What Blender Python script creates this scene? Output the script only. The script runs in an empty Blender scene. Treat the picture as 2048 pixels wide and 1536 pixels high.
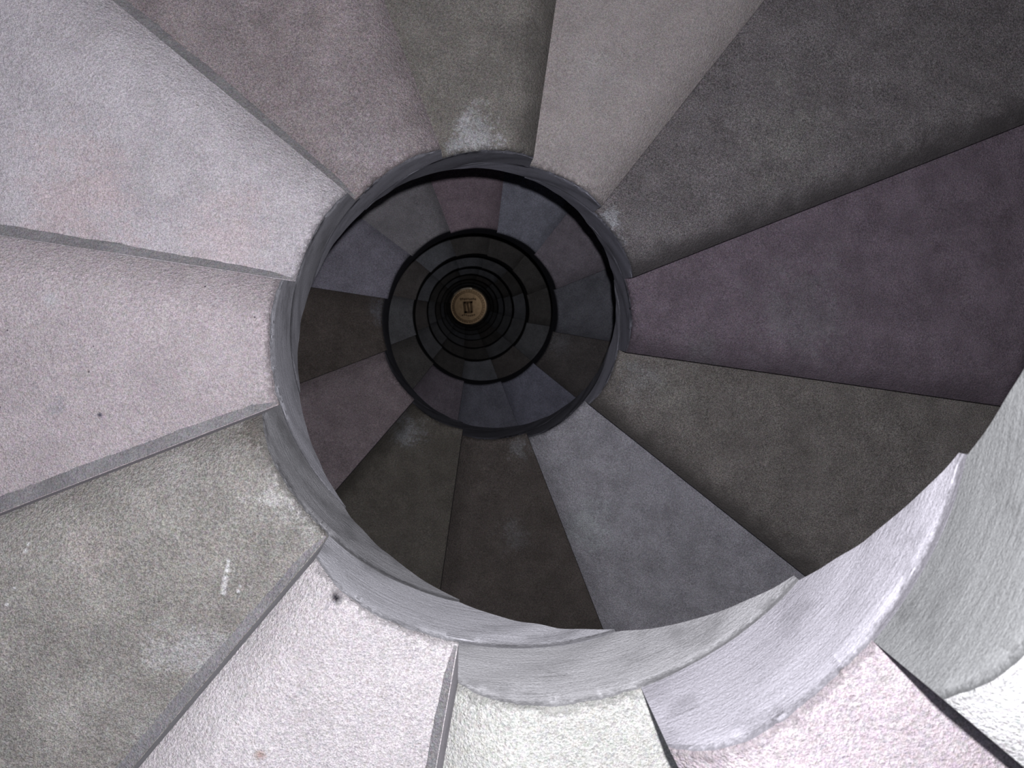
import bpy, math
import numpy as np
from mathutils import Matrix, Vector, noise

# ------------------------------------------------------------------ camera, light, exposure
SC = bpy.context.scene
COL = SC.collection
S = 0.40                      # radius of the open well in metres; R units below are multiples of it
H = 0.479                     # rise of one step in R units
FLOOR = -115 * H              # floor level in R units (step 0 tread = 0)
def W(x, y, z): return (x * S, y * S, (z - FLOOR) * S)

CAM = (-0.19835, 0.13256, 2.77008)
M = Matrix(((0.994914, 0.089265, 0.046659), (-0.08537, 0.993157, -0.079691), (-0.053453, 0.075303, 0.995727)))
cam_d = bpy.data.cameras.new('camera')
cam = bpy.data.objects.new('camera', cam_d); COL.objects.link(cam)
cam.matrix_world = Matrix.Translation(W(*CAM)) @ M.transposed().to_4x4()
cam_d.sensor_width = 36.0
cam_d.lens = 36.0 * 2000.6 / 2048
cam_d.clip_start = 0.02; cam_d.clip_end = 100
cam_d.dof.use_dof = True
cam_d.dof.focus_distance = 2.0
cam_d.dof.aperture_fstop = 14
SC.camera = cam

SC.view_settings.view_transform = 'Standard'
SC.view_settings.look = 'None'
SC.view_settings.gamma = 1.0
SC.view_settings.use_curve_mapping = False
SC.view_settings.exposure = 0.0

world = bpy.data.worlds.new('world'); SC.world = world; world.use_nodes = True
bg = world.node_tree.nodes['Background']
bg.inputs['Color'].default_value = (0.75, 0.80, 1.0, 1); bg.inputs['Strength'].default_value = 0.22

# the camera's flash, above and a little right of its lens
right = M.transposed() @ Vector((1, 0, 0)); up = M.transposed() @ Vector((0, 1, 0))
fl = bpy.data.lights.new('camera_flash', 'SPOT')
fl.energy = 114; fl.color = (0.97, 0.955, 1.0); fl.shadow_soft_size = 0.010
fl.spot_size = math.radians(150); fl.spot_blend = 1.0
flo = bpy.data.objects.new('camera_flash', fl); COL.objects.link(flo)
fpos = Vector(W(*CAM)) + (right * 0.45 + up * 0.88) * 0.16 * S
flo.matrix_world = Matrix.Translation(fpos) @ M.transposed().to_4x4() @ Matrix.Rotation(math.radians(8), 4, 'Y') @ Matrix.Rotation(math.radians(-5), 4, 'X')

# the warm lamp of the hall at the foot of the stair
lp = bpy.data.lights.new('hall_lamp', 'SPOT')
lp.energy = 31; lp.color = (1.0, 0.85, 0.68); lp.shadow_soft_size = 0.05
lp.spot_size = math.radians(50); lp.spot_blend = 0.6
lpo = bpy.data.objects.new('hall_lamp', lp); COL.objects.link(lpo)
lpos = Vector((1.35, 0.5, 1.05)); lpo.location = lpos
lpo.rotation_euler = (Vector((0, 0, 0)) - lpos).to_track_quat('-Z', 'Y').to_euler()

# ------------------------------------------------------------------ node materials
def lin(c): return tuple(((v / 255) / 12.92 if v / 255 <= 0.04045 else ((v / 255 + 0.055) / 1.055) ** 2.4) for v in c) + (1,)

class NT:
    def __init__(s, name):
        s.m = bpy.data.materials.new(name); s.m.use_nodes = True; s.t = s.m.node_tree
        s.b = s.t.nodes['Principled BSDF']; s.b.inputs['Roughness'].default_value = 0.93
        s.b.inputs['Specular IOR Level'].default_value = 0.22
        g = s.t.nodes.new('ShaderNodeNewGeometry'); s.pos = g.outputs['Position']
    def n(s, typ, **kw):
        x = s.t.nodes.new(typ)
        for k, v in kw.items():
            if k in x.inputs.keys() if not hasattr(x, k) else False: x.inputs[k].default_value = v
            elif hasattr(x, k): setattr(x, k, v)
        return x
    def l(s, a, b): s.t.links.new(a, b)
    def noise(s, scale, detail=3, rough=0.6, vec=None, dist=0.0):
        x = s.t.nodes.new('ShaderNodeTexNoise'); x.inputs['Scale'].default_value = scale
        x.inputs['Detail'].default_value = detail; x.inputs['Roughness'].default_value = rough
        x.inputs['Distortion'].default_value = dist
        s.l(vec or s.pos, x.inputs['Vector']); return x.outputs['Fac']
    def vor(s, scale, feature='F1', rand=1.0):
        x = s.t.nodes.new('ShaderNodeTexVoronoi'); x.inputs['Scale'].default_value = scale; x.feature = feature
        x.inputs['Randomness'].default_value = rand
        s.l(s.pos, x.inputs['Vector']); return x
    def ramp(s, fac, a, b):     # smooth 0..1 between a and b
        x = s.t.nodes.new('ShaderNodeMapRange'); x.interpolation_type = 'SMOOTHSTEP'
        x.inputs['From Min'].default_value = a; x.inputs['From Max'].default_value = b
        s.l(fac, x.inputs['Value']); return x.outputs['Result']
    def math(s, op, a, b=None):
        x = s.t.nodes.new('ShaderNodeMath'); x.operation = op
        for i, v in enumerate((a, b)):
            if v is None: continue
            if isinstance(v, (int, float)): x.inputs[i].default_value = v
            else: s.l(v, x.inputs[i])
        return x.outputs[0]
    def mix(s, fac, a, b, mode='MIX'):
        x = s.t.nodes.new('ShaderNodeMix'); x.data_type = 'RGBA'; x.blend_type = mode
        for i, v in ((0, fac), (6, a), (7, b)):
            if isinstance(v, (int, float)): x.inputs[i].default_value = v
            elif isinstance(v, tuple): x.inputs[i].default_value = v
            else: s.l(v, x.inputs[i])
        return x.outputs[2]
    def bump(s, h, strength, dist, normal=None):
        x = s.t.nodes.new('ShaderNodeBump'); x.inputs['Strength'].default_value = strength; x.inputs['Distance'].default_value = dist
        s.l(h, x.inputs['Height'])
        if normal: s.l(normal, x.inputs['Normal'])
        return x.outputs['Normal']
    def out(s, col, nrm=None):
        s.l(col, s.b.inputs['Base Color'])
        if nrm: s.l(nrm, s.b.inputs['Normal'])
        return s.m

def tint(c, f): return tuple(min(1, v * f) for v in c[:3]) + (1,)

def stone(name, a, b, grain=0.42, rough_bump=0.8, spots=(), var=0.7, pebbles=0.5, seed=0.0, edge=0.0, cloud=0.16, rim=False):
    """cut artificial stone: colour a mottled with b, fine grain, rare pebbles, worn or limed spots"""
    t = NT(name)
    off = t.t.nodes.new('ShaderNodeVectorMath'); off.operation = 'ADD'; off.inputs[1].default_value = (seed, seed * 1.7, seed * .3)
    t.l(t.pos, off.inputs[0]); P = off.outputs[0]
    big = t.ramp(t.noise(5.5, 4, 0.6, P, 0.4), 0.5 - 0.22, 0.5 + 0.22)
    c = t.mix(t.math('MULTIPLY', big, var), a, b)
    wob = t.noise(16, 6, 0.8, P); fin = t.noise(120, 4, 0.8)
    for (x, y, r, col, st) in spots:
        d = t.t.nodes.new('ShaderNodeVectorMath'); d.operation = 'SUBTRACT'; d.inputs[1].default_value = (x * S, y * S, 0)
        fl_ = t.t.nodes.new('ShaderNodeVectorMath'); fl_.operation = 'MULTIPLY'; fl_.inputs[1].default_value = (1, 1, 0)
        t.l(t.pos, d.inputs[0]); t.l(d.outputs[0], fl_.inputs[0])
        ln = t.t.nodes.new('ShaderNodeVectorMath'); ln.operation = 'LENGTH'; t.l(fl_.outputs[0], ln.inputs[0])
        q = t.math('ADD', t.math('DIVIDE', ln.outputs['Value'], r * S), t.math('MULTIPLY', t.math('SUBTRACT', wob, 0.5), 5.0 if r > .03 else .8))
        q = t.math('ADD', q, t.math('MULTIPLY', t.math('SUBTRACT', fin, 0.5), 2.6 if r > .03 else .5))
        c = t.mix(t.math('MULTIPLY', t.ramp(q, 1.35, 0.1), st), c, col)
    mid = t.ramp(t.noise(38, 4, 0.7, P), 0.35, 0.7)
    c = t.mix(t.math('MULTIPLY', mid, 0.35), c, (0.80, 0.80, 0.80, 1), 'MULTIPLY')
    fine = t.noise(420, 2, 0.7)
    g = t.ramp(fine, 0.3, 0.7)
    fine2 = t.ramp(t.noise(190, 3, 0.75), 0.32, 0.68)
    c = t.mix(1.0, c, t.mix(fine2, (1 - grain * .5,) * 3 + (1,), (1 + grain * .4,) * 3 + (1,)), 'MULTIPLY')
    c = t.mix(1.0, c, t.mix(g, (1 - grain,) * 3 + (1,), (1 + grain * .6,) * 3 + (1,)), 'MULTIPLY')
    hue = t.vor(260)
    c = t.mix(0.045, c, hue.outputs['Color'], 'OVERLAY')
    v = t.vor(70)                                       # pale pebbles
    sel = t.ramp(v.outputs['Distance'], 0.16, 0.08)
    rnd = t.t.nodes.new('ShaderNodeSeparateColor'); t.l(v.outputs['Color'], rnd.inputs[0])
    pale = t.math('MULTIPLY', sel, t.math('GREATER_THAN', rnd.outputs[0], 0.93))
    dark = t.math('MULTIPLY', sel, t.math('GREATER_THAN', rnd.outputs[1], 0.965))
    c = t.mix(t.math('MULTIPLY', pale, 0.55 * pebbles), c, tint(a, 1.5))
    c = t.mix(t.math('MULTIPLY', dark, 0.8 * pebbles), c, (0.07, 0.06, 0.08, 1))
    if rim:
        ra = t.t.nodes.new('ShaderNodeAttribute'); ra.attribute_name = 'rim_distance'     # ragged dirt along the arris
        rw = t.math('ADD', ra.outputs['Fac'], t.math('MULTIPLY', t.math('SUBTRACT', t.noise(130, 3, 0.7), 0.5), 0.07))
        c = t.mix(t.math('MULTIPLY', t.ramp(rw, 0.016, 0.0), 0.6), c, tint(a, 0.35))
        fk = t.math('MULTIPLY', t.ramp(ra.outputs['Fac'], 0.16, 0.0), t.ramp(t.noise(115, 4, 0.8), 0.50, 0.62))
        c = t.mix(t.math('MULTIPLY', fk, 0.45), c, tint(a, 0.40))
    cl = t.ramp(t.noise(13, 5, 0.65, P), 0.3, 0.7)
    c = t.mix(1.0, c, t.mix(cl, (1 - cloud,) * 3 + (1,), (1 + cloud * .8,) * 3 + (1,)), 'MULTIPLY')
    if edge:                                            # shading of the rounded nosing, painted darker towards the front edge
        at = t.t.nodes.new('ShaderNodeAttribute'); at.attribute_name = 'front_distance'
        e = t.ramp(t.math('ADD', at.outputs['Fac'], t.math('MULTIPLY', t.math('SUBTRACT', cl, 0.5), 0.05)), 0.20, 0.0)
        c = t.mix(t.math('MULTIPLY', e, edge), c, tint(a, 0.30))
    h1 = t.noise(190, 3, 0.75)
    h2 = t.noise(45, 3, 0.6)
    nrm = t.bump(h1, rough_bump, 0.006)
    nrm = t.bump(h2, 0.35, 0.004, nrm)
    return t.out(c, nrm)

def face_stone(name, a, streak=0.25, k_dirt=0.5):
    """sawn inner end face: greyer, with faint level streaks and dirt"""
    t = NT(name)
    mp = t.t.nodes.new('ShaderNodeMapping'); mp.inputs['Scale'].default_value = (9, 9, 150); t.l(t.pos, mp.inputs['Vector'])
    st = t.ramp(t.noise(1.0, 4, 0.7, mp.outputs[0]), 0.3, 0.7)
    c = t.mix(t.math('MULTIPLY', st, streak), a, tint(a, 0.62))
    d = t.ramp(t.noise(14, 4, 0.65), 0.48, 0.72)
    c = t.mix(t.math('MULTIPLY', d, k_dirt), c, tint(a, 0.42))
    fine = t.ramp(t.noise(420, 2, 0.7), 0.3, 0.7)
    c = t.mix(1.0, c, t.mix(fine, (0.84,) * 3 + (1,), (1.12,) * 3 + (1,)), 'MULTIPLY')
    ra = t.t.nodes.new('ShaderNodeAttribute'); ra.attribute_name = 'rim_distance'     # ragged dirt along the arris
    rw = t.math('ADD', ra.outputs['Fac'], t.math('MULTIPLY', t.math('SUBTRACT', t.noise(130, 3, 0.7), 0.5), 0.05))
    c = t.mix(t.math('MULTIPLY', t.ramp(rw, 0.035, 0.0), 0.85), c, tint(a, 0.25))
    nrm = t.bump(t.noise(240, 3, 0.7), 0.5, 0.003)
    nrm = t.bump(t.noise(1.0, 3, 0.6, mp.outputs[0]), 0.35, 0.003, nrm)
    return t.out(c, nrm)

# ------------------------------------------------------------------ survey of the steps (angles, levels and edge skew of each)
THETA = {-31: -1024.04, -30: -993.97, -29: -963.22, -28: -934.15, -27: -905.03, -26: -873.39, -25: -844.07, -24: -814.35, -23: -783.89, -22: -753.82, -21: -724.66, -20: -693.04, -19: -663.52, -18: -633.02, -17: -602.59, -16: -573.47, -15: -544.08, -14: -514.75, -13: -484.41, -12: -454.48, -11: -423.25, -10: -391.74, -9: -363.86, -8: -333.32, -7: -303.67, -6: -274.23, -5: -244.48, -4: -214.71, -3: -186.65, -2: -156.39, -1: -126.53, 0: -94.72, 1: -63.35, 2: -32.61, 3: -4.04}
LEVEL = {-31: -14.8486, -30: -14.3675, -29: -13.8927, -28: -13.4112, -27: -12.9322, -26: -12.4513, -25: -11.9756, -24: -11.493, -23: -11.022, -22: -10.5409, -21: -10.0661, -20: -9.5797, -19: -9.1014, -18: -8.6238, -17: -8.1388, -16: -7.667, -15: -7.1588, -14: -6.6965, -13: -6.2298, -12: -5.6913, -11: -5.2838, -10: -4.8233, -9: -4.3374, -8: -3.8383, -7: -3.3502, -6: -2.8782, -5: -2.4121, -4: -1.9333, -3: -1.4527, -2: -0.9564, -1: -0.4978, 0: -0.0109, 1: 0.5167, 2: 0.9939, 3: 1.437}
SKEW = {-18: 0.021, -17: -0.02, -16: 0.029, -15: 0.009, -14: 0.009, -13: -0.027, -12: 0.024, -11: -0.007, -10: -0.028, -9: 0.013, -8: -0.004, -7: 0.006, -6: 0.019, -5: 0.008, -4: 0.009, -3: 0.052, -2: 0.047, -1: 0.024, 0: -0.004, 1: 0.09, 2: -0.042}
TH0 = math.degrees(-1.6414)
def theta(k): return math.radians(THETA.get(k, TH0 + 30 * k))
def level(k): return LEVEL.get(k, k * H)
def skew(k): return SKEW.get(k, 0.0)
D0 = -0.0418
RO = 4.72                     # outer end of the stones (R units), just inside the round wall
def phi(k, r): return theta(k) + np.arctan2(D0 + skew(k) * (r - 1.15), r)
DROP = 0.268 * H              # how far the worn front edge falls below the tread

rng = np.random.RandomState(7)
def vnoise(seed):             # smooth 1-D noise
    rs = np.random.RandomState(seed); tab = rs.uniform(-1, 1, 4096)
    def f(x):
        i = np.floor(x).astype(int); u = x - i; u = u * u * (3 - 2 * u)
        return tab[i % 4096] * (1 - u) + tab[(i + 1) % 4096] * u
    return f

def step_mesh(name, k, quality, mats):
    """one wedge stone: worn tread, rounded front edge, riser, round inner end and helical underside"""
    nz = vnoise(1000 + k); n2 = vnoise(5000 + k)
    T = level(k); Tb = level(k - 1)
    g = 0.0015 / S
    rin = 1.0 + 0.0015 * nz(np.array([3.3]))[0]
    na = {2: 84, 1: 30, 0: 14}[quality]; nb = {2: 26, 1: 12, 0: 6}[quality]
    # column parameter w: 0 front .. 1 next riser .. 2 far end
    wa = np.concatenate([[0, .012, .03, .055, .09, .13, .18, .24] if quality else [0, .04, .12, .24], np.linspace(.3, 1, na)])
    wb = np.linspace(1, 2, nb + 1)[1:]
    w = np.concatenate([wa, wb]); nc = len(w)
    rt = {2: 1 + (RO - 1) * np.linspace(0, 1, 34) ** 1.6, 1: 1 + (RO - 1) * np.linspace(0, 1, 14) ** 1.5, 0: 1 + (RO - 1) * np.linspace(0, 1, 7) ** 1.4}[quality]
    verts = []; fdist = []; rdist = []
    nf = {2: 8, 1: 5, 0: 3}[quality]
    # profile order: outer top -> inner top | chamfer | inner face down | bottom inner -> outer
    for j in range(nc):
        wj = w[j]
        def ang(r):
            a0, a1, a2 = phi(k, r), phi(k + 1, r), phi(k + 2, r)
            return a0 + (a1 - a0) * wj if wj <= 1 else a1 + (a2 - a1) * (wj - 1)
        arc = ang(1.0) * 1.0
        ser = (nz(np.array([arc * 75]))[0] * 0.55 + nz(np.array([arc * 31 + 9]))[0] * 0.45) if quality == 2 else 0
        ch = 0.013 + 0.013 * ser if wj <= 1 else 0.0035
        def top(r):
            if wj > 1: return T - g
            s = (ang(r) - phi(k, r)) * r            # distance behind the front edge
            wdt = 0.27 + 0.05 * (r - 1)
            q = np.clip(1 - s / wdt, 0, 1)
            und = 0.010 * (n2(np.array([r * 3.1 + wj * 2]))[0]) if quality == 2 else 0
            return T - DROP * q ** 2.6 + und * min(1, (1 - wj) * 4) * min(1, wj * 3)
        # bottom
        if wj <= 1: zb_ = Tb + g
        else: zb_ = Tb + g + (T - g - 0.03 - (Tb + g)) * (wj - 1)
        col = []
        e_in = rin + ch
        for i, r in enumerate(rt[::-1]):
            rr = e_in if i == len(rt) - 1 else max(r, e_in + 0.0015 * (len(rt) - i))
            col.append((rr, top(rr)))
        zt = top(rin + ch)
        if zt - zb_ > 0.05:
            col.append((rin + ch * 0.35, zt - 0.010)); col.append((rin + 0.001, zt - 0.022 - abs(ser) * .01)); z1 = zt - 0.03
        else:
            col.append((rin + ch * 0.35, zt - 0.2 * (zt - zb_))); col.append((rin + 0.001, zt - 0.4 * (zt - zb_))); z1 = zt - 0.5 * (zt - zb_)
        for i in range(nf):
            zz = z1 + (zb_ - z1) * i / (nf - 1)
            col.append((rin + (0.004 * nz(np.array([arc * 6 + zz * 9]))[0] if quality == 2 else 0), zz))
        for r in (1.08, 1.6, 2.8, RO): col.append((r, zb_))
        for ci, (r, zz) in enumerate(col):
            rdist.append(r - e_in if ci < len(rt) else max(0.0, zt - zz - .01) if ci < len(col) - 4 else .2)
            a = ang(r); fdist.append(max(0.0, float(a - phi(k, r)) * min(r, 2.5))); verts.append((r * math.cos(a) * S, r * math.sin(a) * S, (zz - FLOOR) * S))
        npf = len(col)
    faces = []; fm = []
    nt = len(rt)
    for j in range(nc - 1):
        for i in range(npf - 1):
            a = j * npf + i; b = a + 1; c = b + npf; d = a + npf
            faces.append((a, d, c, b)); fm.append(0 if i < nt and w[j] < 1 else 1)
        a = j * npf + npf - 1; b = j * npf; faces.append((a, a + npf, b + npf, b)); fm.append(1)
    # front riser: strips between top profile and bottom
    base = len(verts)
    # bridge: duplicate front column points on bottom for each top radius
    for jj, flip in ((0, False), (nc - 1, True)):
        o = jj * npf
        loop = [o + i for i in range(npf)]
        faces.append(tuple(loop if not flip else loop[::-1])); fm.append(1)
    me = bpy.data.meshes.new(name)
    cx = np.mean([v[0] for v in verts]); cy = np.mean([v[1] for v in verts]); cz = (Tb - FLOOR) * S
    me.from_pydata([(v[0] - cx, v[1] - cy, v[2] - cz) for v in verts], [], faces)
    for m in mats: me.materials.append(m)
    me.polygons.foreach_set('material_index', fm)
    sm = [True] * len(faces); sm[-1] = sm[-2] = False
    me.polygons.foreach_set('use_smooth', sm)
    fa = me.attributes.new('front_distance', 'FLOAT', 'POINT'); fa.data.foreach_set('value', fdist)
    ra = me.attributes.new('rim_distance', 'FLOAT', 'POINT'); ra.data.foreach_set('value', rdist)
    me.update(); me.validate(); me.set_sharp_from_angle(angle=math.radians(38))
    o = bpy.data.objects.new(name, me); o.location = (cx, cy, cz); COL.objects.link(o)
    return o

def mortar(parent, k, mat, width=0.05, r0=1.012, r1=RO - .05):
    """strip of mortar and packed dirt along the foot of riser k, lying on tread k-1"""
    n = 260; rs = np.linspace(r0, r1, n); f = vnoise(777 + k)
    verts = []; faces = []
    z0 = level(k - 1)
    for i, r in enumerate(rs):
        a = float(phi(k, r)); t = np.array([-math.sin(a), math.cos(a)]); e = np.array([math.cos(a), math.sin(a)])
        tp = min(1, (r - r0) / .12 + .15); wd = width * (0.55 + 0.45 * min(1, (r - 1) / 0.8)) * (.4 + .6 * tp) * (1 + 0.07 * f(np.array([r * 7]))[0] + 0.05 * f(np.array([r * 41 + 5]))[0])
        for (s_, h_) in ((-0.004, 0.0012), (-0.004, 0.016), (-wd * .35, 0.010), (-wd * .8, 0.006), (-wd, 0.0012)):
            p = e * r + t * s_ if s_ > -0.0061 else e * r + t * s_
            verts.append((p[0] * S, p[1] * S, (z0 + 0.0012 + (h_ - 0.0012) * tp - FLOOR) * S))
    for i in range(n - 1):
        for j in range(5):
            a = i * 5 + j; b = i * 5 + (j + 1) % 5
            faces.append((a, b, b + 5, a + 5))
    faces.append((0, 1, 2, 3, 4)); faces.append(tuple((n - 1) * 5 + j for j in (4, 3, 2, 1, 0)))
    me = bpy.data.meshes.new('mortar_joint')
    L = parent.location
    me.from_pydata([(v[0] - L[0], v[1] - L[1], v[2] - L[2]) for v in verts], [], faces)
    me.polygons.foreach_set('use_smooth', [True] * (len(faces) - 2) + [False] * 2)
    me.materials.append(mat); me.update(); me.set_sharp_from_angle(angle=math.radians(32))
    o = bpy.data.objects.new('mortar_joint', me); COL.objects.link(o); o.parent = parent
    return o

# ------------------------------------------------------------------ room: floor and round wall
def simple_obj(name, verts, faces, mat, loc=(0, 0, 0), smooth=False, parent=None):
    me = bpy.data.meshes.new(name); me.from_pydata(verts, [], faces); me.materials.append(mat)
    me.polygons.foreach_set('use_smooth', [smooth] * len(faces)); me.update()
    o = bpy.data.objects.new(name, me); o.location = loc; COL.objects.link(o)
    if parent: o.parent = parent
    return o
wall_m = stone('wall_stone', (0.24, 0.23, 0.23, 1), (0.19, 0.18, 0.18, 1))
floor_m = stone('floor_stone', (0.10, 0.09, 0.085, 1), (0.07, 0.065, 0.06, 1))
RW = (RO + 0.01) * S
ztop = (3.4 - FLOOR) * S
N = 96
def ring(r, z): return [(r * math.cos(2 * math.pi * i / N), r * math.sin(2 * math.pi * i / N), z) for i in range(N)]
v = ring(RW, 0) + ring(RW, ztop) + ring(RW + .2, ztop) + ring(RW + .2, 0)
f = [(a * N + i, a * N + (i + 1) % N, b * N + (i + 1) % N, b * N + i) for a, b in ((0, 1), (1, 2), (2, 3), (3, 0)) for i in range(N)]
o = simple_obj('wall_round', v, f, wall_m, smooth=False); o['kind'] = 'structure'
v = ring(RW + .2, 0) + ring(RW + .2, -.2)
f = [tuple(range(N)), tuple(range(2 * N - 1, N - 1, -1))] + [(i, N + i, N + (i + 1) % N, (i + 1) % N) for i in range(N)]
o = simple_obj('floor', v, f, floor_m); o['kind'] = 'structure'

# ------------------------------------------------------------------ the stone steps
def C(r, g, b): return (r, g, b, 1)
PALE = C(.62, .60, .62)
B_ = dict
WHITE = C(.80, .79, .78); LIME = C(.62, .62, .64); DIRT = C(.13, .12, .11); GREYW = C(.42, .42, .45)
NEAR = {   # k: (colour a, colour b, inner face colour, description, spots, options)
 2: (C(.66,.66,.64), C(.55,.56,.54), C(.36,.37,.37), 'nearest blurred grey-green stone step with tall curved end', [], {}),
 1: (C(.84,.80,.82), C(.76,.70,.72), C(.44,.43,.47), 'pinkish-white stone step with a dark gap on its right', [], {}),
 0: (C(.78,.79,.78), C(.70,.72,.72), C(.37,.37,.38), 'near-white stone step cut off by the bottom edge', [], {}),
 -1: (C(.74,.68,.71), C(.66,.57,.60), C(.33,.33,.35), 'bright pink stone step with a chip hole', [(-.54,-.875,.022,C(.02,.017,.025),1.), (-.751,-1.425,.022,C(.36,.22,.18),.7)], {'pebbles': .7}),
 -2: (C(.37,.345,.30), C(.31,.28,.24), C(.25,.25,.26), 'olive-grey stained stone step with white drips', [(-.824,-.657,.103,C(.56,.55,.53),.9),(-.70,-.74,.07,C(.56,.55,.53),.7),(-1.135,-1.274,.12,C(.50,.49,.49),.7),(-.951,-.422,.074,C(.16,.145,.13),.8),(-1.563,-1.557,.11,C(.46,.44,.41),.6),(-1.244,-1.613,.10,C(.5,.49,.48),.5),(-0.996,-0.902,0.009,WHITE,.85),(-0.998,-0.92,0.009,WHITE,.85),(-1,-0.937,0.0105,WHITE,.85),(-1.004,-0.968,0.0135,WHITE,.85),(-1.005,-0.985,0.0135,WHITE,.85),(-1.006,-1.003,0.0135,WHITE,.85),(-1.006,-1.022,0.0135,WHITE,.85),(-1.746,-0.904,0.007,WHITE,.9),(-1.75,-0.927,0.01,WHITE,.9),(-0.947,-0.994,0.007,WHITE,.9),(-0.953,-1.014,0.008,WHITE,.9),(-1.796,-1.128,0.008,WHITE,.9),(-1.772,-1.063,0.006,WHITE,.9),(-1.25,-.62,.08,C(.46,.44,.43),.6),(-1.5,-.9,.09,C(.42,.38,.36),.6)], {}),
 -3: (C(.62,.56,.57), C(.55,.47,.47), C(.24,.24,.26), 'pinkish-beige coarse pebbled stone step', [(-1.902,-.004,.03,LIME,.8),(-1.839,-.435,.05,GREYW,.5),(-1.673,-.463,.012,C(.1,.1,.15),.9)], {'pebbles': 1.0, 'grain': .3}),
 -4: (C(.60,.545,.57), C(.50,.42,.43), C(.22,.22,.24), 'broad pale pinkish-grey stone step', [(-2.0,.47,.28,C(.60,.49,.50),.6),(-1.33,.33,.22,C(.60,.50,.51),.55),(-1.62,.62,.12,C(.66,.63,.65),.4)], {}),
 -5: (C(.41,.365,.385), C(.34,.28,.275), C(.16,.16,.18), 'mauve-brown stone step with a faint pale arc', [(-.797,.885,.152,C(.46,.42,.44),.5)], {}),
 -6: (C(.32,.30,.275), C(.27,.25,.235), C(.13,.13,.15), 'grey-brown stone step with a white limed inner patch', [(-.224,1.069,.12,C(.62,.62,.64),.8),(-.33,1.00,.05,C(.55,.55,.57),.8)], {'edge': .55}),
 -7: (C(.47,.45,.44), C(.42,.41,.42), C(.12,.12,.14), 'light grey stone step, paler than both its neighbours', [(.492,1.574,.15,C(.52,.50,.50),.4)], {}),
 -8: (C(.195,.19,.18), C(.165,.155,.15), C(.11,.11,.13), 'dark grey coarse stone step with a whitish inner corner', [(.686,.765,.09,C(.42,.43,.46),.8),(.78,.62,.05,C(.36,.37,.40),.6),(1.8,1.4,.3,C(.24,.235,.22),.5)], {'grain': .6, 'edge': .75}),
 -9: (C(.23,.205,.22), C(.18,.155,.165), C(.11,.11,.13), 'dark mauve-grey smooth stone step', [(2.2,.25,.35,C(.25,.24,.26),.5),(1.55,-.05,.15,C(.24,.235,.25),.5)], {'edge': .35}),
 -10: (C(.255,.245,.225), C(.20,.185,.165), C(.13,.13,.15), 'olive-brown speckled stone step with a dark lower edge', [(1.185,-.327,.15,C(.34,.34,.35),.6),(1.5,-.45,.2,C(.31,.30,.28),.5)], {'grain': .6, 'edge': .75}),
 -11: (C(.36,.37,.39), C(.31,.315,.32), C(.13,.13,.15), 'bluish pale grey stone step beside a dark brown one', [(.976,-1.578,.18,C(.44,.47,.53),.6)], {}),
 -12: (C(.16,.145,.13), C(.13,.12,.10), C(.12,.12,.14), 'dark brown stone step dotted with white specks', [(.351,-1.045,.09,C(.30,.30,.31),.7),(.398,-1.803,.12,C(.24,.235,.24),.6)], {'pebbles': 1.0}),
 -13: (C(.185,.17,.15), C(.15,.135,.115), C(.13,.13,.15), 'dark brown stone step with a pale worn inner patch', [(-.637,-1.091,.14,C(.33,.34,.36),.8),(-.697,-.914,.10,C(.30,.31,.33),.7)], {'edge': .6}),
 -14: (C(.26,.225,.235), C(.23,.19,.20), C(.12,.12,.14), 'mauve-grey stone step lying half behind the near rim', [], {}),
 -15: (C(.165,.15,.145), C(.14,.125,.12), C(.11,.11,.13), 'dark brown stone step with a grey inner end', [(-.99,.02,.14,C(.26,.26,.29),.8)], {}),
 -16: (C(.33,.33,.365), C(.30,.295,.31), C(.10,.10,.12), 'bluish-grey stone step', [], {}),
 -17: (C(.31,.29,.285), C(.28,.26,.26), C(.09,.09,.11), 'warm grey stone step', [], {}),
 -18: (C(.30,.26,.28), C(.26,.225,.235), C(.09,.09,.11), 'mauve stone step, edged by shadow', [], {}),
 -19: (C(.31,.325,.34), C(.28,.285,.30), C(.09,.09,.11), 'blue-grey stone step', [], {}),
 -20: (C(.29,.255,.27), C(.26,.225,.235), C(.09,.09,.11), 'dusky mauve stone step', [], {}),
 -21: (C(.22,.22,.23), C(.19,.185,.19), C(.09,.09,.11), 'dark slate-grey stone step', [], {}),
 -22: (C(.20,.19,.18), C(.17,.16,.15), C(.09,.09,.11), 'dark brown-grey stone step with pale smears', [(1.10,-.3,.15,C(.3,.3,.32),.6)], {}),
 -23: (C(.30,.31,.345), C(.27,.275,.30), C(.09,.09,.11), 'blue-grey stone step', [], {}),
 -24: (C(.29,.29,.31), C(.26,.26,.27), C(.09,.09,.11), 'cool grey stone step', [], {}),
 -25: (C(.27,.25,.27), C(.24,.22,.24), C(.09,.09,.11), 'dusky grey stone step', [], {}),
}
face_cache = {}
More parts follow.
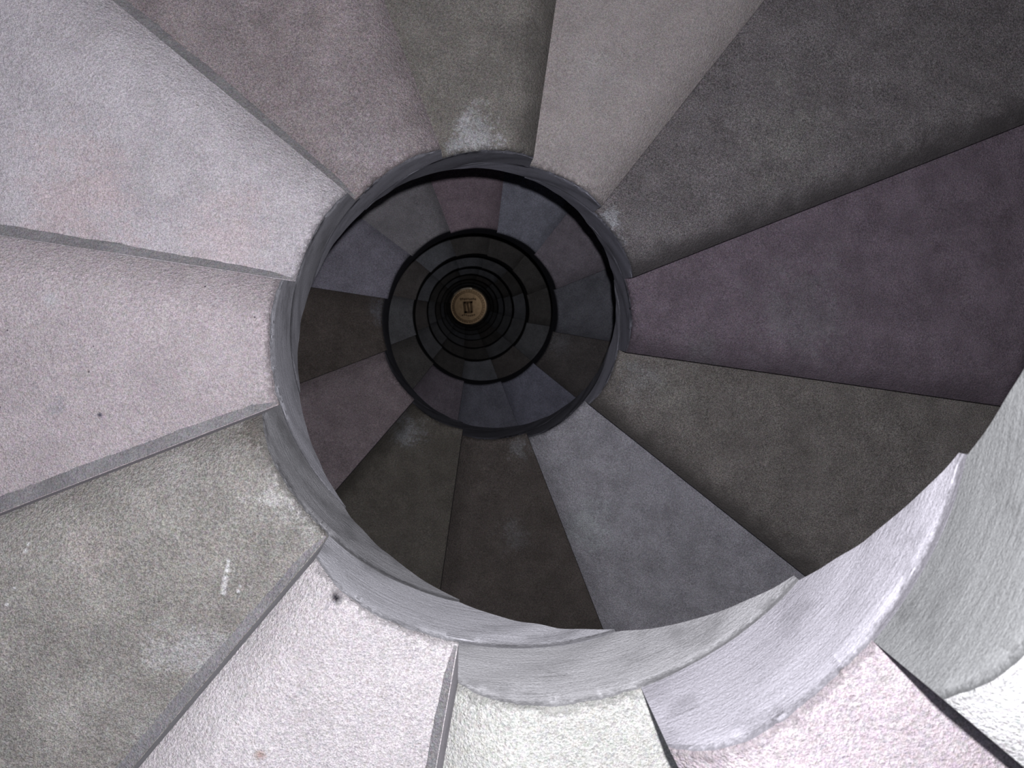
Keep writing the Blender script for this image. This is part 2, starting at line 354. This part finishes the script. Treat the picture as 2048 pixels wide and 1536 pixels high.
MULT = {-4: (1.28, 1.33, 1.34), -3: (1.03, 1.02, 1.04), -2: (1.14, 1.17, 1.25), -1: (1.06, 1.09, 1.06), -8: (1.82, 1.73, 1.88), -9: (1.54, 1.42, 1.58), -11: (1.85, 1.77, 1.84), -5: (1.1, 1.08, 1.05), -6: (1.0, 1.0, 1.0), -7: (1.34, 1.27, 1.28), -10: (1.7, 1.64, 1.69), -12: (1.22, 1.17, 1.2), -13: (1.33, 1.33, 1.32), -14: (1.79, 1.73, 1.77), -15: (1.25, 1.18, 1.11), -16: (1.65, 1.59, 1.74), -17: (1.8, 1.85, 2.03), -18: (2.06, 1.88, 2.03), -19: (2.05, 2.0, 2.31), -20: (1.98, 2.02, 2.21), -21: (1.69, 1.72, 1.9), -22: (1.34, 1.29, 1.34), -23: (1.68, 1.65, 1.88), -24: (1.5, 1.52, 1.73), -25: (1.75, 1.64, 1.78), 0: (0.91, 0.9, 0.86), 1: (0.75, 0.7, 0.72)}
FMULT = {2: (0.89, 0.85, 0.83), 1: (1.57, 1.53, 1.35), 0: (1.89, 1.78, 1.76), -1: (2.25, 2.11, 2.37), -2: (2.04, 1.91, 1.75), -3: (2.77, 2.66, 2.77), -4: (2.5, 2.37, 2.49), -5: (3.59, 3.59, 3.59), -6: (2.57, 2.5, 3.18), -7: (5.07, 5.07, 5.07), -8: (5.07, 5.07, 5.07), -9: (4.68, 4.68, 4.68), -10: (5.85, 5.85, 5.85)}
def scaled(c, m): return tuple(min(.88, v * q) for v, q in zip(c[:3], m)) + (1,)
def face_mat(c):
    if c not in face_cache: face_cache[c] = face_stone('end_face_%d' % len(face_cache), c)
    return face_cache[c]
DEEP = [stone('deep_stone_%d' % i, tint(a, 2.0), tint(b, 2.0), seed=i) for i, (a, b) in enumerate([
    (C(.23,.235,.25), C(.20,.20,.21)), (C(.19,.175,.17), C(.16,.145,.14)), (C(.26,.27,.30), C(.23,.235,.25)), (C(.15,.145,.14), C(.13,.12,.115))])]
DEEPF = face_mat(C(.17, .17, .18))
DESC = ['cool grey stone step', 'brownish dark stone step', 'bluish stone step', 'near-black stone step']
ORD = ['first', 'second', 'third', 'fourth', 'fifth', 'sixth']
objs = {}
KMAX, KMIN = 4, -114
mortar_m = stone('mortar', C(.36, .35, .365), C(.29, .28, .285), grain=.25, pebbles=0)
for k in range(KMAX, KMIN - 1, -1):

    q = 2 if k >= -14 else (1 if k >= -33 else 0)
    turn = (2 - k) // 12
    clock = (3 - (k + 9)) % 12 or 12
    if k in NEAR:
        a, b, fc, desc, spots, opt = NEAR[k]
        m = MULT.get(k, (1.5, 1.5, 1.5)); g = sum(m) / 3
        lb = sum(b[:3]) / sum(a[:3]); b = tuple(.2 * q + .8 * p * lb for p, q in zip(a[:3], b[:3]))
        if k in (1, 0, -1, -3, -4, -7): opt = dict(opt, cloud=.07, grain=.3)
        opt = dict(opt, rim=True)
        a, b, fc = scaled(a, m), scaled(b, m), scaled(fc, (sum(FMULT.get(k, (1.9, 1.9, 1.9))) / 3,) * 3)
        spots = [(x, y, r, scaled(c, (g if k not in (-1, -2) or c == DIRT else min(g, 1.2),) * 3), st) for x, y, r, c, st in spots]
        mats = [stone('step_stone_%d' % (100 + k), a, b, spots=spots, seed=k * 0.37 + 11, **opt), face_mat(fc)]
    elif k > 2:
        mats = [stone('step_stone_%d' % (100 + k), C(.6, .58, .58), C(.5, .48, .48), seed=k), face_mat(C(.36, .37, .37))]
        desc = 'pale stone step just above the frame' 
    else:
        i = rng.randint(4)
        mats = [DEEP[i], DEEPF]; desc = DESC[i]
    o = step_mesh('stone_step', k, q, mats)
    o['category'] = 'step'
    if k > 2:
        o['label'] = desc + (', closest to the right edge' if k == 3 else ', topmost and closest to the camera')
        o['group'] = 'stone steps of the spiral stair'
    elif turn < 6:
        o['label'] = '%s, %d o\'clock on the %s turn' % (desc, clock, ORD[turn])
        o['group'] = 'stone steps of the spiral stair'
    else:
        o['label'] = 'tiny near-black stone step far down the well around the bronze disc'
        o['group'] = 'far steps at the foot of the well'
    objs[k] = o
for k in (-4, -3, -2, -1, 0): mortar(objs[k - 1], k, mortar_m, width={-2: .065}.get(k, .05))

# ------------------------------------------------------------------ bronze disc on the floor of the well
def metal(name, col, rough=0.55, met=0.35):
    t = NT(name); t.b.inputs['Metallic'].default_value = met; t.b.inputs['Roughness'].default_value = rough
    c = t.mix(t.ramp(t.noise(14, 5, .7), .35, .7), col, tint(col, .72))
    return t.out(c, t.bump(t.noise(60, 3, .6), .3, .003))
gold = metal('bronze', C(.52, .415, .31)); goldl = metal('bronze_rim', C(.56, .46, .36)); darkm = metal('dark_bronze', C(.13, .095, .07), .6, .2)
def lathe(prof, n=96):
    v = []; f = []
    for r, z in prof: v += [(r * math.cos(2 * math.pi * i / n), r * math.sin(2 * math.pi * i / n), z) for i in range(n)]
    for a in range(len(prof) - 1):
        for i in range(n): f.append((a * n + i, a * n + (i + 1) % n, (a + 1) * n + (i + 1) % n, (a + 1) * n + i))
    f.append(tuple(range(n))[::-1]); f.append(tuple((len(prof) - 1) * n + i for i in range(n)))
    return v, f
disc = bpy.data.objects.new('floor_medallion', None); COL.objects.link(disc); disc.location = (0, 0, 0)
disc.rotation_euler = (0, 0, math.radians(4.9))
disc['label'] = 'round golden bronze disc lit on the floor at the foot of the well'; disc['category'] = 'medallion'
v, f = lathe([(.395, 0.0), (.395, .012), (.35, .014)]); simple_obj('plate', v, f, gold, parent=disc)
v, f = lathe([(.398, 0.0), (.405, .0), (.405, .02), (.398, .024), (.385, .022), (.380, .0141), (.385, .0141)], 96); f = f[:-2]; simple_obj('rim', v, f, goldl, parent=disc)
v, f = lathe([(.335, .0141), (.333, .018), (.322, .018), (.320, .0141)], 96); f = f[:-2]; simple_obj('inner_ring', v, f, darkm, parent=disc)
def boxes(lst, z0, z1):
    v = []; f = []
    for (x, y, w, h, a) in lst:
        b = len(v); c, s = math.cos(a), math.sin(a)
        for z in (z0, z1):
            for dx, dy in ((-w, -h), (w, -h), (w, h), (-w, h)): v.append((x + (dx * c - dy * s) / 2, y + (dx * s + dy * c) / 2, z))
        f += [(b, b+3, b+2, b+1), (b+4, b+5, b+6, b+7)] + [(b+i, b+(i+1)%4, b+4+(i+1)%4, b+4+i) for i in range(4)]
    return v, f
# central emblem: a dark leaning block with a pale bar; worn marks in two rows above and below
v, f = boxes([(-.075, -.02, .05, .26, .12), (.075, -.01, .045, .26, .08), (0, .10, .20, .05, .05), (0, -.13, .18, .05, .05), (.0, -.01, .04, .20, .2)], .014, .022)
simple_obj('emblem', v, f, darkm, parent=disc)
lst = []
for i in range(9):
    lst.append((-.17 + i * .042, .172 + .006 * math.sin(i * 2.1), .026, .045, .1 * math.sin(i * 3.)))
v, f = boxes(lst, .014, .02); simple_obj('upper_marks', v, f, darkm, parent=disc)
v, f = boxes([(-.13 + i * .045, -.20 + .012 * math.sin(i * 1.3), .026, .032, .1 * math.sin(i * 2.)) for i in range(7)], .014, .02); simple_obj('lower_marks', v, f, darkm, parent=disc)
n = 160; v = []; f = []
for i in range(n):
    a = 2 * math.pi * i / n; ro, zz = (.372, .019) if (i // 2) % 2 else (.358, .0165)
    for r, z in ((.350, .0141), (.350, zz), (ro, zz), (ro, .0141)): v.append((r * math.cos(a), r * math.sin(a), z))
for i in range(n):
    for j in range(4): f.append((i * 4 + j, ((i + 1) % n) * 4 + j, ((i + 1) % n) * 4 + (j + 1) % 4, i * 4 + (j + 1) % 4))
simple_obj('toothed_border', v, f, darkm, parent=disc)
